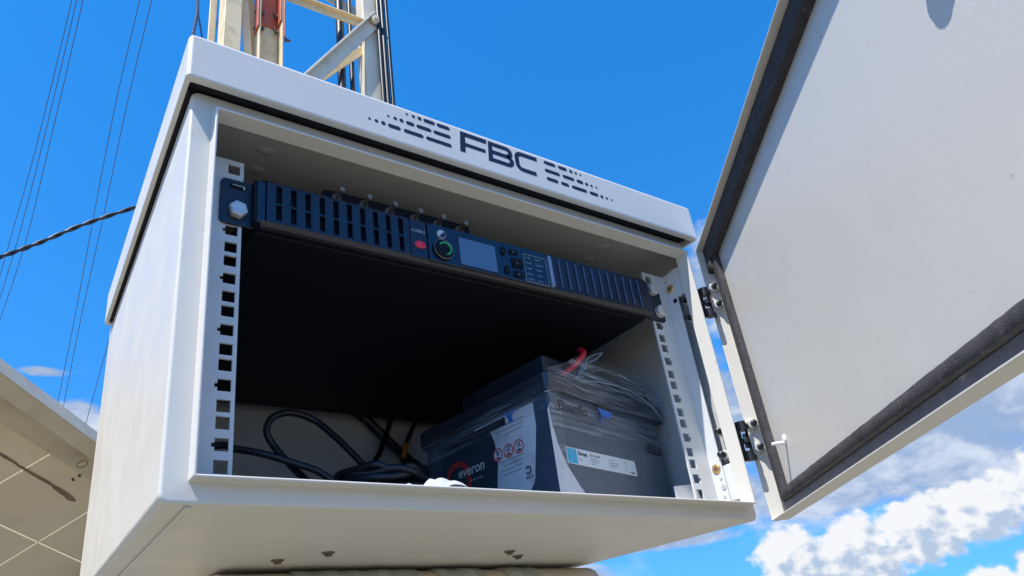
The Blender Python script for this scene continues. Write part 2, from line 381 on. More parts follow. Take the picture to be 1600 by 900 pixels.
# roof hood
hood = MB()
def h_(ins, z, r=3): return XY(rrect(-282+ins, 278-ins, -47+ins, 390-ins, r), z)
LX = lambda i, j, z, r: XY(rrect(-282+i, 278-i, -47+j, 390-j, r), z)
hood.loft([LX(5, 5, 141.4, 4), LX(2, 2, 140.6, 4), LX(.6, .6, 138.8, 4), LX(0, 0, 136.5, 4), LX(0, 0, 99, 4), LX(.5, .5, 97.6, 4), LX(1.2, 1.2, 97, 4), LX(3.9, 6.6, 97, 2), LX(4.3, 7, 97.6, 2), LX(4.3, 7, 110, 2), LX(4.3, 7, 139, 2)])
roof = hood.build('roof_hood', 'coat', cab, angle=44, wn=True)
mb = MB(); mb.box(-277.6, 273.6, -39.9, -28.4, 103.2, 138.8); mb.box(-277.6, -274.6, -28.2, 382.5, 98.8, 138.7); mb.box(274.2, 277.6, -28.2, 382.5, 98.8, 138.7) if False else None
mb.box(-274.3, 273.5, -28.1, 380, 105, 138.6)
mb.build('cavity_shade_fill', 'dark', roof)  # black filler added so the gap under the hood reads as deep shade
# printed logo on the hood front, proud by a hair
LT = lambda p: Vector((p.x, -47-p.y, p.z))
logo = MB(LT)
def pill(xa, xb, z, r=2.1):
    pts = []
    for i in range(7): t = math.radians(-90-180*i/6); pts.append((xa+r*math.cos(t)+r if False else xa+r+r*math.cos(t), z+r*math.sin(t)))
    for i in range(7): t = math.radians(90-180*i/6); pts.append((xb-r+r*math.cos(t), z+r*math.sin(t)))
    logo.loft([[(a, .0, b) for a, b in pts], [(a, .15, b) for a, b in pts]])
def dot(x, z, r):
    pts = [(x+r*math.cos(i*math.pi/7), z+r*math.sin(i*math.pi/7)) for i in range(14)]
    logo.loft([[(a, .0, b) for a, b in pts], [(a, .15, b) for a, b in pts]])
for x, r in ((-132.5, 1.3), (-126, 1.8), (-119.3, 2.1)): dot(x, 113, r)
for a, b in ((-115, -102.5), (-99.5, -79.5), (-77, -50)): pill(a, b, 112.7)
for x, r in ((-114, 1.2), (-107.2, 1.8), (-101, 2.1)): dot(x, 123.2, r)
for a, b in ((-96.5, -88), (-86, -70.5), (-68.5, -50)): pill(a, b, 123)
for x, r in ((-95, 1.2), (-88.3, 1.7), (-82, 2.1)): dot(x, 133, r)
for a, b in ((-78, -66), (-64, -50)): pill(a, b, 132.9)
for a, b in ((60.5, 75.5), (79, 90.5)): pill(a, b, 132.8)
for x, r in ((96, 2.1), (102.7, 1.6), (109, 1.2)): dot(x, 132.6, r)
for a, b in ((60, 79.5), (83, 98.5), (101.5, 110.5)): pill(a, b, 122.7)
for x, r in ((115.3, 2.1), (122, 1.7), (128.7, 1.3)): dot(x, 122.5, r)
for a, b in ((60.5, 75.5), (79, 89.5), (93, 113.5), (117, 129)): pill(a, b, 112.5)
for x, r in ((134, 2.1), (141, 1.6), (148, 1.2)): dot(x, 112.3, r)
def flat(poly): logo.loft([[(a, .0, b) for a, b in poly], [(a, .15, b) for a, b in poly]])
def stroke(pts, wd):
    P = [Vector(p) for p in pts]; L = []; R_ = []
    for i, p in enumerate(P):
        d0_ = (P[i]-P[i-1]).normalized() if i else (P[1]-P[0]).normalized()
        d1_ = (P[i+1]-P[i]).normalized() if i < len(P)-1 else d0_
        t = (d0_+d1_).normalized(); n_ = Vector((-t.y, t.x)); k = wd/2/max(.5, n_.dot(Vector((-d0_.y, d0_.x))))
        L.append(p+n_*k); R_.append(p-n_*k)
    for i in range(len(P)-1): flat([L[i], L[i+1], R_[i+1], R_[i]])
# F
flat([(-41, 110.6), (-35.2, 110.6), (-34.4, 118.2), (-34.0, 122.4), (-33.4, 135.2), (-38.6, 135.2)])
flat([(-34.2, 130.0), (-9.6, 130.0), (-9.2, 135.2), (-34.0, 135.2)]); flat([(-34.5, 118.2), (-11.8, 118.2), (-11.6, 122.6), (-34.3, 122.6)])
def arc(cx, cz, r, a0, a1, n=5, rx=None): return [(cx+(rx or r)*math.cos(math.radians(a0+(a1-a0)*i/n)), cz+r*math.sin(math.radians(a0+(a1-a0)*i/n))) for i in range(n+1)]
# B
flat([(-9.2, 110.4), (-3.9, 110.4), (-3.6, 115.2), (-3.4, 120.6), (-3.2, 125.0), (-2.9, 130.2), (-2.6, 135.0), (-7.2, 135.0)])
stroke([(-3.2, 132.5)]+arc(14.5, 128.9, 3.6, 90, -90)+[(-3.5, 122.9)] if False else [(-3.0, 132.5), (14, 132.5)]+arc(14, 128.1, 4.4, 90, -60, 5)[1:]+[(13.8, 123.2)], 4.9)
stroke([(-3.4, 122.8), (14, 122.8)]+arc(14, 117.9, 4.9, 90, -90, 7)[1:]+[(-3.6, 113.0)], 4.9)
# C
stroke([(51.5, 132.3), (32, 132.3)]+arc(31.5, 126.6, 5.7, 90, 180, 4)[1:]+[(25.8, 119)]+arc(31.5, 118.6, 5.6, 180, 270, 4)[1:]+[(48, 113.0)], 5.0)
logo.build('logo_print', 'print', roof, smooth=False)

# rack rails
def rail(sgn):
    m_ = MB(lambda p: Vector((p.x*sgn, p.y, p.z)))
    holes = []
    for k in range(-2, 6):
        for j, dz in enumerate((0, -15.28, -27.5)):
            z = -42.78*k+dz - (0 if k >= 0 else 0)
            if k == -2 and j < 2: continue
            if z < -192: continue
            if k < 0 and z > 60: continue
            holes.append((227.9, 237.3, z-4.6, z+4.6))
            if j == 0: holes.append((237.3, 239.4, z-1.9, z+1.3))
    m_.plate(225, 256.8, -201, 67, -1, 1, holes)
    m_.plate(225, 258.5, -201, 67, 0, 0.01, []) if False else None
    r_ = m_.build('rack_rail', 'rail', cab)
    m2 = MB(lambda p: Vector((p.x*sgn, p.y, p.z)))
    m2.prism([(257, 1.2), (258.7, 1.2), (258.7, -15), (257, -15)], -201, 67, 'xy')
    m2.build('rail_flange', 'rail', r_, bevel=.3)
    return r_
rl = rail(-1); rr = rail(1)
# clips, screws, bracket on the right side
for z0, z1 in ((35, 70), (-196, -160)):
    m_ = MB(); m_.loft([XY([(259, -17), (260, -22), (262.5, -25), (267, -25.4), (270, -23), (270.5, -10), (268, -8), (259.2, -8)], z) for z in (z0, z1)])
    m_.build('rail_clip', 'rail', rr, bevel=.6)
MB().prism([(206, -216), (256, -216), (256, -172), (206, -178)], 6, 8, 'xz').build('mounting_bracket', 'rail', rr, bevel=.4)
for x, z in ((243, -183), (243, -200)): MB().cyl((x, 5.8, z), (x, 5, z), 3.2, 3.2, 14).build('bracket_hole', 'dark', rr)
for z in (48, -162):
    m_ = MB(); m_.cyl((257.2, -8, z), (255.9, -8, z), 5.4, 4.6, 18); m_.build('brass_screw', 'brass', rr, bevel=.3); MB().cyl((256.2, -8, z), (255.6, -8, z), 2.4, 2.2, 6).build('screw_socket', 'rust', rr)
for z, y in ((58, -5), (31, -11)): MB().cyl((257.3, y, z), (256.7, y, z), 2.8 if z == 31 else 1.0, n=14).build('rail_hole', 'dark', rr)
for y, z in ((-11, -172), (-10, -190), (-11.5, -181)): MB().cyl((257.2, y, z), (256.2, y, z), 1.5 if z != -181 else 2.8, n=12).build('rivet', 'steel', rr)

# ------------------------------------------------------------------ door (open about 51 degrees)
O0 = Vector((290.5, -30.5, 0)); UD = Vector((-.6275, -.7786, 0)); ND = Vector((-.7786, .6275, 0))
DT = lambda p: O0+UD*p.x+ND*p.y+Vector((0, 0, p.z))
door = MB(DT)
dl = lambda i, n_, r=1.5: XZ(rrect(0+i, 548-i, -219+i, 94-i, r, 3), n_)
door.loft([dl(1.2, -16.6, 1), dl(0, -15.6, 1.5), dl(0, -.5, 1.5), dl(.4, 0, 1.5), dl(1.2, 0, 1), dl(1.6, -.5, 1), dl(1.7, -14.8, 1), dl(1.9, -15.0, 1)])
dr = door.build('door', 'coat', cab, angle=44, wn=True)
fo = MB(DT)
def irregular(x0, x1, z0, z1, n0, n1, along='x', k=26, amp=.5):
    lo = []
    for i in range(k+1):
        t = i/k
        j = [random.uniform(-amp, amp) for _ in range(4)]
        if along == 'x':
            x = x0+(x1-x0)*t; lo.append([(x, n0, z0), (x, n0, z1), (x, n1-.8, z1+j[0]), (x, n1, z1-.8+j[1]), (x, n1, z0+.8+j[2]), (x, n1-.8, z0+j[3])])
        else:
            z = z0+(z1-z0)*t; lo.append([(x0, n0, z), (x1, n0, z), (x1+j[0], n1-.8, z), (x1-.8+j[1]*.5, n1, z), (x0+.8+j[2]*.5, n1, z), (x0+j[3]*.5, n1-.8, z)])
    return lo
fo.loft(irregular(2.2, 545, 71, 92.0, -15, -7, amp=.25)); fo.loft(irregular(2.6, 17, 60, 71.4, -15, -6.6, amp=.3, k=6))
fo.loft(irregular(14.5, 28, -203, 71.5, -15, -9, along='z', k=60, amp=.28))
fo.loft(irregular(26, 545, -203.4, -193.5, -15, -8, k=90, amp=.22))
fo.build('door_gasket', 'foam', dr, angle=60)
sl = MB(DT); sl.box(3.2, 545, -15, -12.6, -217.2, -203.8); sl.box(3.2, 12.5, -15, -12.7, -203.8, -195)
sl.build('rubber_strip', 'slate', dr, bevel=.5)
# stay peg with a ball end, lock
pg = MB(DT); pg.cyl((57, -15, -157), (57, -3, -157), 1.9, 1.7, 14); pg.cyl((57, -3, -157), (57, -1.8, -157), 1.7, .9, 14)
lp = []
for i in range(7):
    a = math.pi*i/6-math.pi/2; lp.append([(58+3.1*math.cos(a)*math.cos(t*math.pi/7), -14.6+2.2*math.cos(a)*math.sin(t*math.pi/7), -153.6+4.2*math.sin(a)) for t in range(14)])
pg.loft(lp); pg.build('stay_peg', 'wht_metal', dr)
lk = MB(DT); lk.cyl((470, -15, 0), (470, -3, 0), 12, 12, 28); lk.cyl((470, -3, 0), (470, -1, 0), 9, 8, 28); lk.box(462, 506, -5, -3.2, -8, 8)
lk.build('door_lock', 'steel', dr, bevel=.4)
# door bolts and cabinet bolts of the hinges
def nut(T, base, d, mname, parent):
    base = Vector(base); d = Vector(d)
    m_ = MB(T); m_.cyl(base, base+d*1.4, 7.2, 7.0, 24); m_.cyl(base+d*1.4, base+d*5.6, 5.6, 5.4, 6)
    o = m_.build('hinge_nut', 'steel', parent, bevel=.4)
    m_ = MB(T); m_.cyl(base+d*5.6, base+d*10.5, 3.0, 2.8, 14); m_.cyl(base+d*10.5, base+d*11.6, 2.8, 1.4, 14); m_.build('bolt_end', 'hinge', parent)
for z in (41, 19, -121, -146): nut(DT, (1.6, -6.5, z), (1, 0, 0), 'steel', dr)
for z, y in ((27, -23.5), (5, -23.5), (-126, -23.5), (-149.5, -20)):
    b = Vector((272.5, y+2, z)); d = Vector((-1, .0, 0))
    m_ = MB(); m_.cyl(b, b+d*5, 6.6, 6.4, 24); m_.cyl(b+d*5, b+d*11, 5.6, 5.4, 6); m_.build('hinge_nut', 'steel', body, bevel=.4)
    m_ = MB(); m_.cyl(b+d*11, b+d*18, 3.1, 3.0, 14); m_.cyl(b+d*18, b+d*19, 3.0, 1.6, 14); m_.build('bolt_end', 'hinge', body)
# skeleton hinges
for za, zb in ((38, 2), (-119, -160)):
    m_ = MB(); cx, cy = 277, -36
    m_.cyl((cx, cy, za), (cx, cy, za-10), 4.5, n=18); m_.cyl((cx, cy, zb), (cx, cy, zb+10), 4.5, n=18)
    m_.cyl((cx, cy, za-13), (cx, cy, zb+13), 1.8, n=12)
    mid = (za+zb)/2
    m_.cyl((cx, cy, mid+2.5), (cx, cy, mid-2.5), 4.2, n=18)
    m_.box(cx-5, cx-3.4, cy+.5, cy+7, zb, za); m_.box(cx+3.0, cx+4.6, cy-2.4, cy+.5, zb, za)
    # leaves to the cabinet flange and to the door rim
    m_.box(cx-8, cx-2, cy+3.5, cy+9.5, zb+1, zb+9); m_.box(cx-8, cx-2, cy+3.5, cy+9.5, za-9, za-1)
    m_.box(cx+2, cx+10, cy-1.2, cy+1.2, za-7, za-1); m_.box(cx+2, cx+10, cy-1.2, cy+1.2, zb+1, zb+7)
    m_.build('hinge', 'hinge', cab, bevel=.5)

# ------------------------------------------------------------------ rack device
dev = thing('rack_amplifier', (0, 180, 5), 'slim black-blue rack radio unit bolted across the top of the rails', 'rack unit')
MB().box(-215, 215, 2.2, 367, 5, 47).build('chassis', 'black', dev, bevel=1)
slotsL = []
for k in range(10):
    x = -199.2+12.15*k
    slotsL += [(x-2.4, x+2.4, 27.4, 44.4), (x-2.4, x+2.4, 10.8, 25.8)]
slotsR = []
for k in range(11):
    x = 87.5+11.0*k
    slotsR += [(x-1.7, x+1.7, 27.6, 43.6), (x-1.7, x+1.7, 11.6, 26.0)]
MB().plate(-209, -81.5, 8.5, 46, -12, -7, slotsL).build('vent_panel', 'panel', dev)
fp = MB().plate(78, 212, 8.5, 47.5, -12, -7, []).build('vent_panel', 'panel', dev)
m_ = MB(); m_.box(-213.5, -81.5, -6.8, 2, 6, 46); m_.box(78, 214, -6.8, 2, 6, 47); m_.box(-81, 77.5, -6.8, 2, 6, 46); m_.build('panel_back', 'black', fp)
for a, b in ((-216.5, -209.2), (212.2, 217)):
    MB().box(a, b, -11.5, 1.8, 6.5, 46.5).build('end_cap', 'panel2', fp, bevel=1.6, seg=4)
m_ = MB(); m_.prism([(-12, 8.3), (-7, 8.3), (-5, 4.6), (-9.5, 4.6)], -213, 214, 'yz'); m_.prism([(-12.2, 46.2), (-6, 46.2), (-6, 48), (-11, 48)], -213, 214, 'yz'); m_.build('panel_trim', 'brown_trim', fp)
# ribs for the right vents' slot edges, sky light put into their paler colour
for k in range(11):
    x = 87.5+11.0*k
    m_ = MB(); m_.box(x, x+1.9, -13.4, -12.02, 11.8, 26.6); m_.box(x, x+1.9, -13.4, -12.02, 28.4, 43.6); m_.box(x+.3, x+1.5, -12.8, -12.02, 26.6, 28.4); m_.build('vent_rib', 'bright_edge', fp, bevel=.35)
cp = MB().box(-81, -64.6, -12.8, -7, 7.5, 46).build('power_section', 'panel', dev, bevel=.5)
m_ = MB(); m_.loft([[(-72.3+5.6*math.cos(t*math.pi/12), y, 20.5+3.8*math.sin(t*math.pi/12)) for t in range(24)] for y in (-12.8, -13.9)]); bt = m_.build('power_button', 'red', cp, bevel=.4)
ft = lambda y: (lambda p: Vector((p.x, y-p.y, p.z)))
text('button_mark', 'o', 'white', bt, ft(-13.95), 1.9, -73.2, 19.8)
text('lettering', 'C:NELS', 'white', cp, ft(-12.82), 2.8, -80, 33.6, sx=1.1, shear=.15)
ctl = MB().box(-63.6, 73, -13.6, -7, 7, 46.5).build('control_panel', 'panel2', dev, bevel=.6)
MB().box(-33.5, 11.5, -13.9, -13.65, 7.8, 41).build('display_bezel', 'panel', ctl)
MB().box(-31.2, 9.2, -14.15, -13.95, 10, 38.8).build('display', 'screen', ctl)
kn = MB(); kn.cyl((-49.5, -13.6, 20), (-49.5, -16.0, 20), 10.4, 9.8, 40); kn.cyl((-49.5, -16.0, 20), (-49.5, -17.2, 20), 8.4, 7.6, 40); kb = kn.build('knob', 'black', ctl, bevel=.4)
MB().torus((-48.8, -17.4, 20.3), (1, 0, 0), (0, 0, 1), 6.0, .8, a0=math.radians(-80), a1=math.radians(150)).build('knob_ring', 'green', kb)
MB().torus((-49.5, -16.2, 20), (1, 0, 0), (0, 0, 1), 9.9, .3).build('knob_rim', 'nickel', kb)
MB().cyl((-49.5, -13.6, 37), (-49.5, -14.6, 37), 4.6, 4.4, 24).build('badge', 'white', ctl)
MB().prism([(-49.5+3.9*math.cos(math.radians(-45+a)), 37+3.9*math.sin(math.radians(-45+a))) for a in range(-90, 91, 15)], -14.9, -14.65, 'xz').build('badge_print', 'panel', ctl)
for (x, z, wd, ht) in ((18.5, 36, 5, 8), (31, 37.5, 10, 5), (34, 26, 13, 10.5), (20.5, 15.5, 5, 9), (34, 13.5, 12, 6.5)):
    b_ = MB().prism(rrect(x-wd/2, x+wd/2, z-ht/2, z+ht/2, 1.3, 3), -14.8, -13.6, 'xz').build('button', 'black', ctl)
    text('button_mark', ':.' if wd < 6 else 'a', 'white', b_, ft(-14.82), 2.2, x-1.2, z-1.1)
tb = MB(); fr = [(43, 39.5), (70.5, 39.5), (70.5, 8.5), (43, 8.5)]
for (a, b) in zip(fr, fr[1:]+fr[:1]):
    x0, x1 = sorted((a[0], b[0])); z0, z1 = sorted((a[1], b[1])); tb.box(x0-.1, x1+.1, -13.85, -13.65, z0-.1, z1+.1)
tbo = tb.build('legend_frame', 'white', ctl)
for r_, (a, b) in enumerate((('Rx 145', 'Mic Pwr'), ('Ch 450', 'Duplex W'), ('Tx 446', 'Mode B'), ('Sq 12.5', 'Scan A'), ('Vol Mon', 'Alarm 1'))):
    text('legend_text', a, 'white', tbo, ft(-13.7), 1.5, 45, 35.2-6.1*r_); text('legend_text', b, 'white', tbo, ft(-13.7), 1.5, 57, 35.2-6.1*r_)
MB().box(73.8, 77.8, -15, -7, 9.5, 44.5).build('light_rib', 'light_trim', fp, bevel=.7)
# ears
def ear(sgn):
    m_ = MB(lambda p: Vector((p.x*sgn, p.y, p.z)))
    pts = [(217, 4.5)]+[(p[0], p[1]) for p in arc(238.5, 9, 4.5, -90, 0, 5)]+[(p[0], p[1]) for p in arc(238.5, 42.5, 4.5, 0, 90, 5)]+[(217, 47)]
    if sgn > 0:
        m_.prism([(a, b) for a, b in pts], -3.2, -1.1, 'xz')
    else:
        m_.prism([(a, b) for a, b in pts], -3.2, -1.1, 'xz')
    o = m_.build('mounting_ear', 'panel', dev, bevel=.5, seg=3)
    if sgn < 0:
        m_ = MB(lambda p: Vector((-p.x, p.y, p.z))); m_.prism(rrect(222.5, 236.5, 37.8, 43, 2.5), -3.45, -3.15, 'xz'); m_.build('ear_slot', 'black', o)
        m_ = MB(lambda p: Vector((-p.x, p.y, p.z))); m_.box(224.5, 234, -3.7, -3.47, 41.3, 41.9); m_.box(224.2, 225.4, -3.7, -3.47, 38.8, 41.9); m_.build('slot_rail_edge', 'rail', o)  # pale rail edge seen through the slot
    return o
e1 = ear(-1); e2 = ear(1)
MB().box(-218.5, -215.3, -10.5, 2, 6.5, 46).build('ear_gap', 'black', e1)
def hexbolt(x, z, parent, r=7.0, n=6, dome=False, y=-3.2):
    m_ = MB(); m_.cyl((x, y, z), (x, y-1.2, z), r*1.05, r*1.0, 24) if dome else None
    m_.cyl((x, y-.2, z), (x, y-5.0, z), r, r, n); m_.cyl((x, y-5.0, z), (x, y-5.6, z), r*.93, r*.84, n if not dome else 20)
    return m_.build('bolt', 'steel', parent, bevel=.3)
hexbolt(-229.5, 17, e1, 7.4); hexbolt(231.5, 43.5, e2, 7, 20, True); hexbolt(235.5, 16.5, e2, 7, 20, True)
# connectors on a dark plate above the front
pl = MB().prism([(-160, 46), (-6, 46), (-8, 66), (-30, 66.5), (-150, 65), (-157, 63), (-159, 56)], 0, 3, 'xz').build('connector_plate', 'black', dev, bevel=.4)
for x in (-145, -119.5, -94.5, -69, -45, -20.5):
    m_ = MB(); m_.cyl((x, 0, 57), (x, -1.6, 57), 4.6, 4.6, 6); m_.cyl((x, -1.6, 57), (x, -11, 57.4), 1.9, 1.9, 16); m_.cyl((x, -11, 57.4), (x, -14.5, 57.5), 2.5, 2.5, 16); m_.cyl((x, -14.5, 57.5), (x, -14.7, 57.5), 1.6, 1.6, 12)
    m_.torus((x, -2.6, 57), (1, 0, 0), (0, 0, 1), 3.4, .5)
    m_.build('connector', 'nickel', dev, bevel=.2)

# ------------------------------------------------------------------ battery
P0 = Vector((66, 10, 0)); VA = Vector((math.cos(math.radians(13)), math.sin(math.radians(13)), 0)); VB = Vector((math.cos(math.radians(97)), math.sin(math.radians(97)), 0))
BT = lambda p: P0+VA*p.x+VB*p.y+Vector((0, 0, p.z))
BR = lambda p: BT(Vector((p.x, -p.y, p.z)))             # right face: (a, out, z)
BL = lambda p: BT(Vector((-p.y, p.x, p.z)))             # left face: (b, out, z)
BLm = lambda p: BT(Vector((-p.y, -p.x, p.z)))           # left face, x running to the viewer's right
bat = thing('car_battery', tuple(BT(Vector((95, 90, -216.5)))), 'navy and grey storage battery wrapped in clear film inside the cabinet', 'battery')
case = MB(BT).prism(rrect(0, 190, 0, 195, 5), -216.4, -92, 'xy').build('battery_case', 'case', bat, angle=40, wn=True)
m_ = MB(BT)
def bxy(a0, a1, b0, b1, z, r=6): return XY(rrect(a0, a1, b0, b1, r), z)
m_.loft([bxy(-4, 205, -5, 200, -92), bxy(-5, 206, -6, 201, -88, 7), bxy(-5, 206, -6, 201, -75, 7), bxy(-1, 202, -2, 197, -71.5)])
m_.loft([bxy(50, 203, 4, 190, -71.5), bxy(52, 201, 6, 186, -53), bxy(60, 190, 14, 178, -49)])
blid = m_.build('battery_lid', 'caselid', bat, angle=45, wn=True)
m_ = MB(BT); m_.loft([bxy(34, 74, 24, 165, -71.5, 3), bxy(34, 74, 24, 165, -56, 3)]); m_.loft([bxy(36, 70, 27, 162, -54, 3), bxy(36, 70, 27, 162, -36, 3), bxy(40, 66, 31, 158, -33, 3)])
m_.build('terminal_cover', 'caselid', bat, angle=45)
# stickers
MB(BL).prism([(20, -98), (92, -98), (92, -200), (46, -200), (20, -176)], .2, .5, 'xz').build('warning_sticker', 'sticker', bat, smooth=False) if False else None
def onface(T, poly, d, name, m, parent, label=None):
    mb = MB(T); mb.loft([[(a, d-.15, b) for a, b in poly], [(a, d, b) for a, b in poly]]); return mb.build(name, m, parent, smooth=False, label=label)
st = onface(BL, [(20, -97), (108, -97), (108, -200), (62, -200), (33, -172), (31, -168), (20, -120)], .35, 'warning_sticker', 'sticker', case)
dk = onface(BL, [(85, -104), (160, -104), (166, -120), (164, -210), (100, -210), (90, -185), (82, -160), (78, -140), (79, -120)], .6, 'brand_sticker', 'sticker_dark', case)
dk2 = onface(BL, [(167, -135), (192, -138), (192, -200), (167, -200)], .5, 'side_sticker', 'sticker', case)
def ringx(T, c, R0, R1, d, name, m, parent, a0=0, a1=360, n=28, sx=1):
    mb = MB(T); k = n
    for i in range(k):
        t0 = math.radians(a0+(a1-a0)*i/k); t1 = math.radians(a0+(a1-a0)*(i+1)/k)
        qd = [(c[0]+sx*R0*math.cos(t0), c[1]+R0*math.sin(t0)), (c[0]+sx*R1*math.cos(t0), c[1]+R1*math.sin(t0)), (c[0]+sx*R1*math.cos(t1), c[1]+R1*math.sin(t1)), (c[0]+sx*R0*math.cos(t1), c[1]+R0*math.sin(t1))]
        mb.add([(a, d, b) for a, b in qd], [(0, 1, 2, 3)])
    return mb.build(name, m, parent, smooth=False)
for i, b in enumerate((76.5, 61, 46)):
    disc = MB(BL); disc.add([(b+6.6*math.cos(t*math.pi/12), .75, -133+6.9*math.sin(t*math.pi/12)) for t in range(24)], [tuple(range(24))]); disc.build('warning_disc', 'sticker', st, smooth=False)
    ringx(BL, (b, -133), 5.6, 6.9, .85, 'warning_ring', 'logo_red', st)
    text('warning_symbol', ('B', 'D', 'X')[i], 'case', st, BLm, 5.0, -b-2.0, -133.5, depth=.9, bold=.03)
    onface(BL, [(b-3, -137.6), (b+3, -137.6), (b+2.4, -135.2), (b-2.4, -135.2)], .9, 'warning_print', 'logo_red' if i < 2 else 'case', st)
text('brand_lettering', 'everon', 'silver', dk, BLm, 10.5, -140, -140.5, depth=.85, bold=.015)
text('brand_line', 'power storage', 'silver', dk, BLm, 2.4, -122, -148, depth=.85)
ringx(BL, (141, -143), 15, 21, .75, 'brand_emblem', 'logo_red', dk, 20, 320)
rc = ringx(BL, (38, -158.5), 2.4, 4.2, .6, 'recycling_mark', 'case', st, 30, 330)
text('recycling_print', 'RECO', 'case', st, BLm, 2.8, -42.5, -166.5, depth=.6, bold=.02)
for i in range(7):
    z = -106-4.6*i if i < 3 else -141-4.4*(i-3)
    onface(BL, [(34+2*i, z), (66+(i*7) % 12, z-.5), (66+(i*7) % 12, z-1.1), (34+2*i, z-.6)], .55, 'fine_print', 'case_face', st)
# black tape lettering and blue mark crossing the upper left side
onface(BL, [(60, -98.5), (170, -99.5), (172, -107), (118, -108), (60, -106.5)], 1.0, 'tape_print', 'ink', case)
text('tape_letters', 'TICNSK 21a', 'ink', case, BLm, 6, -108, -105.5, depth=1.2, bold=.02)
onface(BL, [(44, -96), (60, -96), (56, -101), (54, -107), (49, -107), (50, -101)], 1.25, 'tape_mark', 'blue', case)
# right face
rf = onface(BR, [(-1, -110), (4, -98), (188, -98), (190, -212), (62, -212), (44, -196), (28, -181), (12, -162), (4, -144), (0, -126)], .4, 'face_panel', 'case_face', case)
onface(BR, [(-4, -112), (4, -100), (1, -126), (4, -143), (12, -161), (28, -180), (44, -195), (62, -211), (-4, -211)], .32, 'face_swoosh', 'sticker', case)
lb = onface(BR, rrect(14, 130, -160.3, -144.6, 1.2, 2), .8, 'name_label', 'sticker_wht', case)
onface(BR, rrect(15, 29.5, -159.5, -145.4, .8, 2), .95, 'label_block', 'cyan', lb)
text('label_lettering', 'Evroya', 'ink', lb, BR, 3.6, 32, -150.6, depth=1.0, bold=.03)
text('label_small_print', 'BTA-110 AGM', 'ink', lb, BR, 1.9, 51, -149.4, depth=1.0, bold=.01)
for i, (s_, x, z) in enumerate((('12V storage unit', 51, -152.2), ('Capacity 110 Ah', 51, -154.9), ('Made in', 51, -157.6), ('Avoid sparks', 82, -149.4), ('Protect eyes and skin', 82, -152.2), ('Recycle separately', 82, -154.9), ('12 V', 82, -157.6), ('Evroya', 32, -155.5))):
    text('label_small_print', s_, 'ink', lb, BR, 1.35, x, z, depth=1.0)
ringx(BR, (111, -152.3), 4.2, 4.6, 1.0, 'label_mark', 'ink', lb, sx=.6)
text('label_symbol', 'Y', 'white', lb, BR, 5.2, 19.6, -151.8, depth=1.1, bold=.0)
text('label_symbol', 'm', 'white', lb, BR, 3.4, 19.0, -158.0, depth=1.1, bold=.0)
text('label_small_print', 'KoEDN', 'ink', lb, BR, 1.9, 118, -158.6, depth=1.0, bold=.02)
text('tape_letters', 'Eluamflo', 'ink', rf, BR, 9.5, 4, -112, depth=7.5, bold=.02)
text('tape_letters', 'it', 'blue', rf, BR, 8.0, 72, -114, depth=7.5, bold=.02)
text('tape_letters', 'voltaic accumulator', 'ink', rf, BR, 2.6, 30, -120, depth=7.5, bold=.01)
onface(BR, [(70, -99), (94, -100), (88, -108), (76, -107)], 7.6, 'tape_mark', 'blue', rf)
onface(BR, [(66, -95), (90, -96), (94, -100), (70, -99)], 7.6, 'tape_mark', 'ink', rf)
text('tape_letters', 'Tuo energy', 'ink', rf, BR, 5, 140, -108, depth=7.5, bold=.01)
text('tape_letters', 'b storage', 'ink', rf, BR, 5, 150, -117, depth=7.5, bold=.01)
for i in range(3): onface(BR, [(158, -122-3.6*i), (190, -123-3.6*i), (190, -124.4-3.6*i), (158, -123.4-3.6*i)], 2.0, 'tape_line', 'ink', rf)
# film: crumpled sheets stretched over the front, the left side and the top
def film(T, pts_fn, nu, nv, amp, seed, closed=False):
    rnd = random.Random(seed); vs = []
    ph = [(rnd.uniform(.5, 4), rnd.uniform(1, 9), rnd.uniform(0, 6.3)) for _ in range(7)]
    for j in range(nv+1):
        for i in range(nu+1):
            u, v = i/nu, j/nv; p = Vector(pts_fn(u, v))
            k = sum(math.sin(a*6.3*u+b*4*v+c) for a, b, c in ph)/7
            r_ = rnd.uniform(-1, 1)
            vs.append((p.x, p.y+amp*(k*1.2+.35*r_), p.z+amp*.3*r_))
    return MB(T).add(vs, [(j*(nu+1)+i, j*(nu+1)+i+1, (j+1)*(nu+1)+i+1, (j+1)*(nu+1)+i) for j in range(nv) for i in range(nu)])
m_ = MB()
def join(*ms):
    o = MB()
    for m__ in ms: o.v += [] ; o.add(m__.v, m__.f)
    return o
def f1(u, v):      # front band over lid and upper face
    a = -6+216*u; top = -52 + 7*math.sin(math.pi*min(1, max(0, (u-.15)/.85))) - (22*max(0, .25-u)/.25); z = top+(-128-top)*v
    return (a, 9.5 - 5.5*v, z)
def f2(u, v):      # left side band
    b = 200*u; z = -86-8*u+(-24)*v
    return (b, 8.5-3*v, z)
def f3(u, v):      # narrow vertical strip at the front corner
    return (-5+16*u-9*v*(u-.5), 4+2*u, -90-120*v)
def f4(u, v):      # on top of the lid, going back
    a = 70+135*u; return (a, -2-70*v, -46+5*math.sin(math.pi*u)-2*v)
fm = join(film(BR, f1, 40, 14, .9, 3), film(BL, f2, 30, 4, .7, 5), film(BR, f3, 4, 20, .6, 8), film(BR, f4, 20, 8, 1.4, 12))
